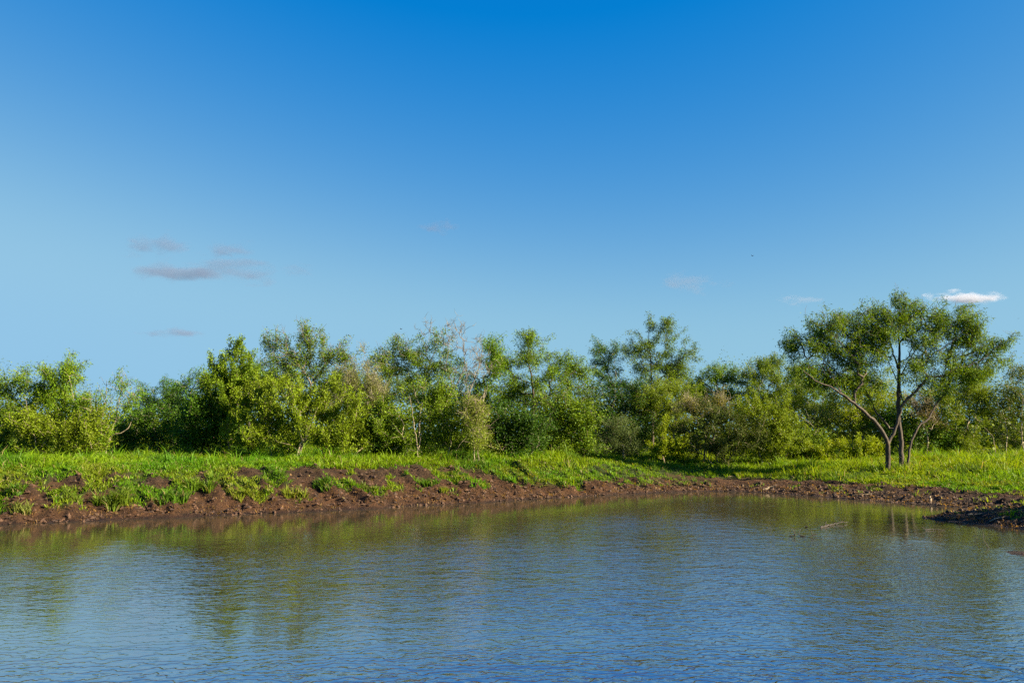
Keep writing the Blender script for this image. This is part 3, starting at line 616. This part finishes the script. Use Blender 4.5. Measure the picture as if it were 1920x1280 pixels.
# the lone mesquite in front
def c(x, y): return (1440 + .2812 * x, 540 + .2812 * y)
crown = [(890, 85, 60, 45), (700, 165, 75, 45), (480, 190, 60, 55), (345, 255, 80, 60), (190, 345, 85, 50), (300, 400, 90, 55), (460, 420, 100, 70), (600, 310, 90, 80), (450, 560, 110, 60, .8),
         (570, 620, 100, 60, .8), (740, 260, 80, 70), (980, 155, 90, 60), (1090, 170, 80, 60), (1250, 205, 100, 70), (1330, 265, 85, 75), (1290, 340, 90, 60), (1150, 260, 90, 70), (1420, 390, 90, 60), (1545, 365, 65, 40),
         (1400, 480, 90, 50, .8), (1200, 410, 100, 60, .6), (1000, 380, 90, 60, .6), (900, 510, 90, 60, .6), (1150, 500, 90, 50, .5), (720, 600, 90, 60, .7), (800, 420, 80, 60, .7), (960, 560, 80, 50, .4), (250, 480, 70, 40, .6), (350, 560, 90, 50, .6), (230, 560, 80, 50, .5), (180, 450, 70, 50, .5), (1450, 560, 70, 50, .6), (1000, 480, 100, 60, .6), (420, 640, 100, 45, .6), (300, 580, 80, 45, .5), (620, 230, 80, 70, .9), (800, 300, 80, 90, .9), (850, 190, 70, 80, .8), (930, 270, 80, 80, .7), (560, 700, 60, 30, .3), (1330, 570, 90, 60, .8), (1150, 650, 90, 50, .4), (640, 690, 80, 40, .5), (650, 470, 120, 80, .8), (540, 480, 110, 70, .8), (1060, 620, 110, 60, .5), (1260, 560, 130, 50, .7), (700, 380, 100, 80, .8), (1000, 280, 100, 70, .7), (420, 300, 90, 80), (1500, 460, 60, 40, .6)]
crown = [(*c(b[0], b[1]), b[2] * .2812, b[3] * .2812, *(b[4:])) for b in crown]
def CL(p, r, **k): return L([c(*a) for a in p], r, **k)
hero_limbs = [
    CL([(795, 1190), (798, 1110), (797, 1045), (768, 965), (700, 880), (600, 790), (500, 710), (400, 650), (320, 618), (230, 540)], (.155, .03), root=True, dy=-1.2),
    CL([(890, 1170), (886, 1000), (872, 850), (868, 700), (872, 560), (880, 400), (872, 250), (885, 120)], (.19, .02), root=True, dy=.3, y0=.35),
    CL([(915, 1160), (950, 1050), (1000, 930), (1072, 868), (1130, 760), (1200, 690), (1310, 615), (1400, 520)], (.075, .02), root=True, dy=.8, y0=.2),
    CL([(800, 1045), (842, 950), (875, 840), (900, 770), (960, 712), (1030, 640), (1060, 592), (1150, 590), (1250, 538), (1400, 495), (1530, 385)], (.10, .02), dy=-.6),
    CL([(1060, 592), (1035, 520), (1100, 440), (1200, 380), (1300, 280)], (.05, .012), dy=-.6, y0=-.3),
    CL([(872, 560), (822, 390), (760, 240), (690, 175), (640, 130), (618, 85)], (.06, .008), dy=-.5, y0=.4),
    CL([(830, 965), (770, 880), (715, 820), (690, 760), (625, 640), (560, 560), (480, 430), (350, 330)], (.06, .015), dy=1.4, y0=.2),
    CL([(500, 710), (430, 600), (370, 480), (340, 330)], (.04, .012), dy=.5, y0=-.6),
    CL([(900, 770), (870, 640), (800, 480), (720, 330), (690, 200)], (.05, .012), dy=1.6),
    CL([(872, 600), (960, 450), (1040, 320), (1090, 200)], (.05, .012), dy=1.2, y0=.4),
    CL([(1200, 690), (1180, 560), (1230, 420), (1330, 300)], (.035, .01), dy=.9, y0=.6)]
plant('mesquite_tree', 'lone wide spreading mesquite with dark forked trunks standing in the grass at right', 'tree', 37.0, [1680], crown, 'feather', 52000, (.075, .145, .011), 'dark', hero_limbs, npts=2000,
      bare=.13, r0=.17, twigs=500, deep=1.1, tint2=(.17, .215, .011), bf=.18, back=False)
# trees filling the belt behind the left and middle shrubs
for lab, px_, bl in (('rounded green tree filling in behind the pale grey dry shrub', 650, [(655, 712, 40, 30), (620, 740, 45, 30), (690, 745, 40, 30)]),
                     ('green tree filling in behind the forked white stems', 750, [(745, 718, 40, 28), (780, 735, 40, 28), (720, 748, 35, 28)]),
                     ('green tree low behind the bare grey branches', 855, [(850, 738, 40, 26), (895, 748, 35, 24), (820, 752, 35, 24)]),
                     ('green tree low behind the crooked dark trunk of the middle mesquite', 1035, [(965, 742, 35, 24), (1030, 745, 40, 24), (1085, 742, 35, 26)]),
                     ('green tree behind the upright yellow green shrub', 470, [(470, 700, 30, 25), (505, 705, 35, 28), (430, 725, 35, 30), (545, 725, 40, 30)]),
                     ('green tree low behind the tallest slender mesquite', 1265, [(1240, 728, 40, 24), (1290, 735, 35, 24), (1195, 735, 35, 24)])):
    plant('background_tree', lab, 'tree', 43.0, [px_], bl, 'feather', 7500, (.07, .13, .011), 'ash', r0=.06, tint2=olive, group='trees filling the back of the belt')
# behind and right of it
plant('background_tree', 'lime green tree seen through the left half of the lone mesquite', 'tree', 43.0, [1620], [(1600, 722, 42, 36), (1645, 742, 50, 42), (1590, 775, 40, 25), (1650, 790, 45, 30)], 'feather', 15000, lime, 'grey', r0=.07)
plant('background_tree', 'weeping lime tree behind the right limbs of the lone mesquite', 'tree', 41.5, [1790, 1820], [(1765, 745, 42, 40), (1812, 735, 42, 45), (1792, 800, 60, 38), (1838, 735, 26, 40), (1810, 830, 40, 20)], 'feather', 23000, lime, 'pale', r0=.07, tint2=(.14, .175, .014))
plant('dry_shrub', 'brown dead shrub behind the trunks of the lone mesquite', 'shrub', 41.0, [1740], [(1740, 785, 32, 20), (1725, 760, 25, 15)], 'fine', 1800, (.14, .10, .05), 'pale', bare=.5, twigs=420, part=BP, npts=90)
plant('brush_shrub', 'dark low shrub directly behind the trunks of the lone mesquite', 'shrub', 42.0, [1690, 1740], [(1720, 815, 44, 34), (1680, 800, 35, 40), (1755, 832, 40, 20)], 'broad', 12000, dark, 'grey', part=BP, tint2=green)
plant('background_tree', 'dark olive tree with pale stems cut by the right edge', 'tree', 41.5, [1885, 1925], [(1908, 700, 26, 20), (1888, 742, 28, 34), (1915, 780, 34, 40), (1868, 792, 24, 36), (1945, 730, 30, 40), (1895, 820, 35, 22)], 'small', 17000, (.06, .095, .013), 'pale',
      [L([(1885, 858), (1888, 810), (1880, 770)], (.045, .015), root=True, y0=-.7), L([(1920, 858), (1915, 800), (1918, 750)], (.05, .015), root=True, y0=-.7), L([(1868, 858), (1862, 820), (1845, 800)], (.03, .012), root=True, y0=-.7)], tint2=(.10, .12, .015), r0=.06)
plant('background_tree', 'leafy tree on the right bank outside the picture whose shade lies on the mud', 'tree', 20.0, [2640], [(2600, 620, 160, 110), (2700, 650, 150, 110), (2520, 670, 110, 100), (2600, 745, 120, 60)], 'broad', 12000, green, 'brown', npts=350, r0=.10, back=False)

# the continuous brush further back
rng = np.random.default_rng(9); N = 105000
bx = rng.uniform(-56, 60, N); by = rng.uniform(52, 68, N)
top = 4.7 + 2.6 * fbm(bx * 0.25, by * 0.25, 3, 81) + 0.04 * (by - 52)
top *= 1 - 0.35 * np.exp(-((bx / by + 0.46) / 0.09) ** 2)
g = terrain(bx, by)[0]
lumps = fbm(bx * 0.9, by * 0.9, 2, 91)
rel = rng.random(N) ** 0.9
hz = g + top * rel * (0.60 + 0.6 * lumps)
cpos = np.stack([bx, by, hz], 1)
d = unit(rng.normal(0, 1, (N, 3)) + np.array([0, 0, -0.3])); s = unit(np.cross(d, rng.normal(0, 1, (N, 3))))
Ls = rng.uniform(0.18, 0.38, N)[:, None]; Ws = rng.uniform(0.09, 0.17, N)[:, None]; shr = (1.25 - 0.85 * rel)[:, None]; Ls *= shr; Ws *= shr * shr
V = np.stack([cpos, cpos + d * Ls * .5 + s * Ws, cpos + d * Ls, cpos + d * Ls * .5 - s * Ws], 1).reshape(-1, 3)
w = fbm(bx * 0.5, by * 0.5, 2, 95)[:, None]
T = (np.array(dark) * (1 - w) + np.array(lime) * w) * rng.uniform(.7, 1.2, (N, 1))
obj('distant_brush', mesh_np('distant_brush', V, np.arange(4 * N), np.arange(N) * 4, M_LEAF, np.repeat(T, 4, 0)), kind='stuff', label='dense dark brush filling the background behind the trees', category='brush')

# ------------------------------------------------------------------ shore debris
def mud_mat():
    m, n, l = new_mat('mud_clod')
    oi = n.new('ShaderNodeTexNoise'); oi.inputs['Scale'].default_value = 6; oi.inputs['Detail'].default_value = 6
    cr = n.new('ShaderNodeValToRGB'); cr.color_ramp.elements[0].position = .3; cr.color_ramp.elements[1].position = .7
    cr.color_ramp.elements[0].color = (.012, .006, .004, 1); cr.color_ramp.elements[1].color = (.085, .038, .016, 1)
    tc = n.new('ShaderNodeTexCoord'); l.new(tc.outputs['Object'], oi.inputs['Vector'])
    p = n.new('ShaderNodeBsdfPrincipled'); p.inputs['Roughness'].default_value = .85; o = n.new('ShaderNodeOutputMaterial')
    l.new(oi.outputs[0], cr.inputs[0]); l.new(cr.outputs[0], p.inputs['Base Color']); l.new(p.outputs[0], o.inputs[0]); return m
rng = np.random.default_rng(21); N = 6500
cx = rng.uniform(-20, 17, N * 10); cy = rng.uniform(19, 37, N * 10)
_, cd, cr_, cn_ = terrain(cx, cy); cg = grass_cover(cx, cy, cd, cr_, cn_)
ok = (cd > 0.02) & (cd < 4.0) & (rng.random(N * 10) < np.exp(-cd * 0.45)) & (cg < 0.35) & (np.abs(cx / cy) < .72)
cx, cy, cd = cx[ok][:N], cy[ok][:N], cd[ok][:N]; N = len(cx)
cz = terrain(cx, cy)[0]
oct_ = np.array([[1, 0, 0], [-1, 0, 0], [0, 1, 0], [0, -1, 0], [0, 0, 1], [0, 0, -1]], float)
tri = np.array([[0, 2, 4], [2, 1, 4], [1, 3, 4], [3, 0, 4], [2, 0, 5], [1, 2, 5], [3, 1, 5], [0, 3, 5]])
sz = (0.018 + 0.065 * rng.random(N) ** 3)
V = oct_[None] * rng.uniform(.5, 1.3, (N, 6, 1)) * sz[:, None, None] * np.array([1.25, 1, .75]) + rng.normal(0, .2, (N, 6, 3)) * sz[:, None, None]
an = rng.random(N) * math.tau; ca, sa = np.cos(an)[:, None], np.sin(an)[:, None]
V = np.stack([V[..., 0] * ca - V[..., 1] * sa, V[..., 0] * sa + V[..., 1] * ca, V[..., 2]], -1) + np.stack([cx, cy, cz + sz * .2], 1)[:, None]
lo = ((np.arange(N) * 6)[:, None, None] + tri[None]).ravel()
obj('mud_clods', mesh_np('mud_clods', V.reshape(-1, 3), lo, np.arange(N * 8) * 3, mud_mat()), kind='stuff', label='loose broken clods of brown mud along the water edge', category='mud clods')

def stick(name, label, cat, pts, r, bark, twig=0, group=None, z=None, seed=1):
    """a piece of wood through photo pixels lying on the water (z=0) or the shore; pts: (px, py, height above it)"""
    rng = np.random.default_rng(seed); P = []
    if bark == 'wet': r *= 1.1
    for px, py, h in pts:
        if z is None:
            Y = next((Y for Y in np.arange(15, 40, 0.12) if at(px, py, Y)[2] <= max(0, gz(*at(px, py, Y)[:2]))), 28.0); p = at(px, py, Y)
        else: p = on_level(px, py, z + h)
        if z is None: p = p + np.array([0, 0, h])
        P.append(p)
    P = smooth_path(P, 0.08, rng); P[1:-1] += rng.normal(0, r * .35, P[1:-1].shape)
    R = np.linspace(r, r * .45, len(P)) * rng.uniform(.85, 1.15, len(P)); R[0] *= .6; R[-1] *= .4
    base = P[0].copy()
    ch = [(P, R)]; tw = []
    for i in range(twig):
        k = rng.integers(len(P) // 4, len(P)); d_ = unit(rng.normal(0, 1, 3) + np.array([0.5, 0, .9])); ln = rng.uniform(.12, .3)
        tw.append((np.array([P[k], P[k] + d_ * ln * .5 + rng.normal(0, .02, 3), P[k] + d_ * ln]), np.array([r * .4, r * .3, r * .15])))
    root = obj(name, None, loc=base, label=label, category=cat)
    if group: root['group'] = group
    v, lo, st = tubes(ch); obj('branch', mesh_np('branch', v - base, lo, st, BARK[bark], smooth=True), root)
    for t in tw:
        v, lo, st = tubes([t]); obj('twig', mesh_np('twig', v - base, lo, st, BARK[bark], smooth=True), root)
stick('floating_branch', 'long thin dark branch floating slantwise on the water at right', 'branch', [(1538, 989, .02), (1560, 983, .02), (1590, 978, .04)], .030, 'wet', 4, z=0, seed=2)
stick('floating_twig', 'leftmost of three short dark twigs floating in a row', 'twig', [(1480, 1004, .015), (1488, 1004, .03), (1494, 1001, .06)], .022, 'wet', 2, 'twigs floating in a row', z=0, seed=3)
stick('floating_twig', 'middle of three short dark twigs floating in a row', 'twig', [(1500, 1004, .02), (1511, 1005, .02)], .026, 'wet', 1, 'twigs floating in a row', z=0, seed=4)
stick('floating_twig', 'rightmost of three short dark twigs floating in a row', 'twig', [(1519, 1006, .015), (1525, 1003, .05), (1532, 1002, .05)], .018, 'wet', 2, 'twigs floating in a row', z=0, seed=5)
stick('floating_bark', 'small dark lump of bark floating left of the long branch', 'bark', [(1510, 988, .015), (1516, 988, .02)], .035, 'wet', 0, z=0, seed=6)
stick('floating_twig', 'reddish brown twig bundle floating off the dark mud spit', 'twig', [(1735, 993, .015), (1746, 991, .03), (1758, 992, .02)], .022, 'wet', 3, z=0, seed=7)
stick('reed_stem', 'thin bent dry stem poking out of the shallows near the right edge', 'stem', [(1856, 1028, -.02), (1848, 1018, .10), (1844, 1012, .17)], .010, 'wet', 1, z=0, seed=8)
stick('drift_log', 'reddish driftwood log lying at the water edge right of centre', 'log', [(1430, 920, .05), (1444, 917, .07), (1455, 915, .07)], .055, 'brown', 0, seed=9)
stick('drift_stick', 'long pale stick lying along the muddy right shore', 'stick', [(1595, 931, .04), (1615, 929, .05), (1640, 927, .04)], .028, 'brown', 1, seed=10)
stick('drift_stick', 'short orange brown chunk of wood at the edge of the right shore', 'wood chunk', [(1745, 943, .04), (1746, 938, .16)], .05, 'brown', 0, seed=11)
stick('drift_stick', 'weathered stick half sunk in the dark mud spit near the right edge', 'stick', [(1815, 968, .05), (1840, 967, .06), (1868, 963, .05)], .03, 'brown', 1, seed=12)
stick('drift_stick', 'pale slanting stick on the dark spit at the right edge', 'stick', [(1855, 980, .04), (1872, 976, .08), (1886, 973, .08)], .026, 'brown', 0, seed=13)
stick('drift_stick', 'thin pale stick on the grass edge above the driftwood log', 'stick', [(1365, 896, .06), (1376, 895, .06)], .03, 'brown', 0, seed=14)

# ------------------------------------------------------------------ birds
m_b, n_, l_ = new_mat('bird_feathers'); p_ = n_.new('ShaderNodeBsdfPrincipled'); o_ = n_.new('ShaderNodeOutputMaterial')
nz_ = n_.new('ShaderNodeTexNoise'); nz_.inputs['Scale'].default_value = 20
cr2 = n_.new('ShaderNodeValToRGB'); cr2.color_ramp.elements[0].color = (.008, .007, .008, 1); cr2.color_ramp.elements[1].color = (.03, .027, .027, 1)
l_.new(nz_.outputs[0], cr2.inputs[0]); l_.new(cr2.outputs[0], p_.inputs['Base Color']); p_.inputs['Roughness'].default_value = .6; l_.new(p_.outputs[0], o_.inputs[0])
def bird(px, py, Y, span, lift, yaw, label):
    h = span / 2
    # body: rings along y (beak to tail); wings join at the middle rings so that the whole bird is one mesh
    ys_ = np.array([.30, .24, .16, .02, -.14, -.26, -.42]) * span; rr = np.array([.004, .035, .045, .075, .06, .03, .012]) * span
    ww = np.array([1, 1, 1, 1, 1, 1, 4.5]); zz = np.array([.02, .03, .02, 0, 0, .005, .01]) * span
    an = np.arange(8) * math.tau / 8; V = []
    for y, r, w_, z in zip(ys_, rr, ww, zz):
        V += [(r * w_ * math.cos(a), y, z + r * math.sin(a) * (.9 if w_ == 1 else .5)) for a in an]
    Fc = [[i * 8 + j, i * 8 + (j + 1) % 8, (i + 1) * 8 + (j + 1) % 8, (i + 1) * 8 + j] for i in range(6) for j in range(8)]
    Fc += [list(range(8))[::-1], list(range(48, 56))]
    for sgn in (1, -1):
        prof = [(.04, .12, -.12, 0), (.25, .16, -.10, .5), (.60, .10, -.10, .9), (1.0, -.04, -.12, 1.0)]
        k0 = len(V)
        for (t, y1, y2, lf) in prof:
            z = lift * h * t * lf + .02 * span
            V += [(sgn * t * h, y1 * span, z + .008 * span), (sgn * t * h, y2 * span, z), (sgn * t * h, y1 * span, z - .008 * span)]
        for i in range(3):
            a = k0 + i * 3
            Fc += [[a, a + 1, a + 4, a + 3], [a + 1, a + 2, a + 5, a + 4], [a + 2, a, a + 3, a + 5]]
        Fc += [[k0 + 9, k0 + 10, k0 + 11]]
    me = bpy.data.meshes.new('bird'); me.from_pydata([tuple(float(q) for q in v) for v in V], [], Fc); me.update(); me.materials.append(m_b)
    o = obj('bird', me, loc=at(px, py, Y), label=label, category='bird', group='birds in flight'); o.rotation_euler = (0, 0, yaw)
bird(1411, 480, 95, 0.42, .55, .5, 'small black bird alone in open sky above the treeline')
bird(1840, 589, 120, 0.42, .35, 1.0, 'tiny dark bird right of the lone mesquite crown, below the white cloud')
bird(1909, 597, 120, 0.44, .45, -.7, 'tiny dark bird close to the right edge of the sky')
bird(752, 617, 110, 0.50, .5, 1.1, 'tiny bird gliding just above the airy tree left of the bare branches')

# ------------------------------------------------------------------ clouds: real volumes far out
def cloud_mat(name, dens, col, seed, scale):
    m, n, l = new_mat(name)
    tc = n.new('ShaderNodeTexCoord')
    ln = n.new('ShaderNodeVectorMath'); ln.operation = 'LENGTH'; l.new(tc.outputs['Object'], ln.inputs[0])
    mp = n.new('ShaderNodeMapping'); mp.inputs['Location'].default_value = (seed, seed * .7, seed * .3); mp.inputs['Scale'].default_value = scale
    nz = n.new('ShaderNodeTexNoise'); nz.inputs['Scale'].default_value = 1.0; nz.inputs['Detail'].default_value = 4; nz.inputs['Roughness'].default_value = .6
    l.new(tc.outputs['Object'], mp.inputs[0]); l.new(mp.outputs[0], nz.inputs['Vector'])
    a = n.new('ShaderNodeMath'); a.operation = 'MULTIPLY_ADD'; a.inputs[1].default_value = 2.6; a.inputs[2].default_value = -0.65
    l.new(nz.outputs[0], a.inputs[0])
    s = n.new('ShaderNodeMath'); s.operation = 'SUBTRACT'; l.new(a.outputs[0], s.inputs[0]); l.new(ln.outputs['Value'], s.inputs[1])
    mr = n.new('ShaderNodeMapRange'); mr.interpolation_type = 'SMOOTHSTEP'; mr.inputs['From Min'].default_value = 0; mr.inputs['From Max'].default_value = .5
    mr.inputs['To Max'].default_value = dens; l.new(s.outputs[0], mr.inputs[0])
    v = n.new('ShaderNodeVolumePrincipled'); v.inputs['Color'].default_value = (*col, 1); v.inputs['Anisotropy'].default_value = 0.0
    v.inputs['Absorption Color'].default_value = (0, 0, 0, 1)
    l.new(mr.outputs[0], v.inputs['Density'])
    o = n.new('ShaderNodeOutputMaterial'); l.new(v.outputs[0], o.inputs['Volume'])
    return m
def cloud(px, py, wpx, hpx, dens, col, seed, label, scale=(1.6, 1.2, 1.0), Y=2600, tilt=0.0):
    import bmesh
    bm = bmesh.new(); bmesh.ops.create_icosphere(bm, subdivisions=3, radius=1.0)
    for v in bm.verts:
        k = vnoise(v.co.x * 1.5 + seed, v.co.z * 1.5 + v.co.y + seed, 3)
        v.co *= 0.92 + 0.16 * float(k)
    me = bpy.data.meshes.new('cloud'); bm.to_mesh(me); bm.free()
    me.materials.append(cloud_mat('cloud_%d' % int(seed * 10), dens, col, seed, scale))
    o = obj('cloud', me, loc=at(px, py, Y), label=label, category='cloud', group='small scattered clouds')
    s = Y / F
    o.scale = (wpx / 2 * s, wpx / 2 * s * .5, hpx / 2 * s); o.rotation_euler = (0, tilt, 0)
mauve, wht = (.21, .25, .38), (.62, .64, .74)  # mauve: cloud shade put into the volume colour; wht: the sunlit cloud
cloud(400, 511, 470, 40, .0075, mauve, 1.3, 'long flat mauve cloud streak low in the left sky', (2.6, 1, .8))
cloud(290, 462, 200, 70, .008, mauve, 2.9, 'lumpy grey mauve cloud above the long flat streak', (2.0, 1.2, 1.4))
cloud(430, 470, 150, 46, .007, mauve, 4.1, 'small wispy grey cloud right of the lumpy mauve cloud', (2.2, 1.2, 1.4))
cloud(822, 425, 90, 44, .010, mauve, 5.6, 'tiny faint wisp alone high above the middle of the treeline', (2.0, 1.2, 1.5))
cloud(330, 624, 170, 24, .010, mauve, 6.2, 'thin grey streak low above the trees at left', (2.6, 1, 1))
cloud(1298, 532, 170, 60, .004, (.34, .33, .40), 7.7, 'faint broken wisps above the gap right of the tallest mesquite', (2.2, 1.2, 1.6))
cloud(1500, 561, 100, 26, .006, (.55, .50, .54), 8.4, 'small pale cloud left of the lone mesquite crown', (1.8, 1.2, 1.2))
cloud(1815, 557, 175, 38, 0.034, wht, 9.9, 'bright white puffy cloud above the right side of the lone mesquite', (1.5, 1, 1.0), tilt=.05)
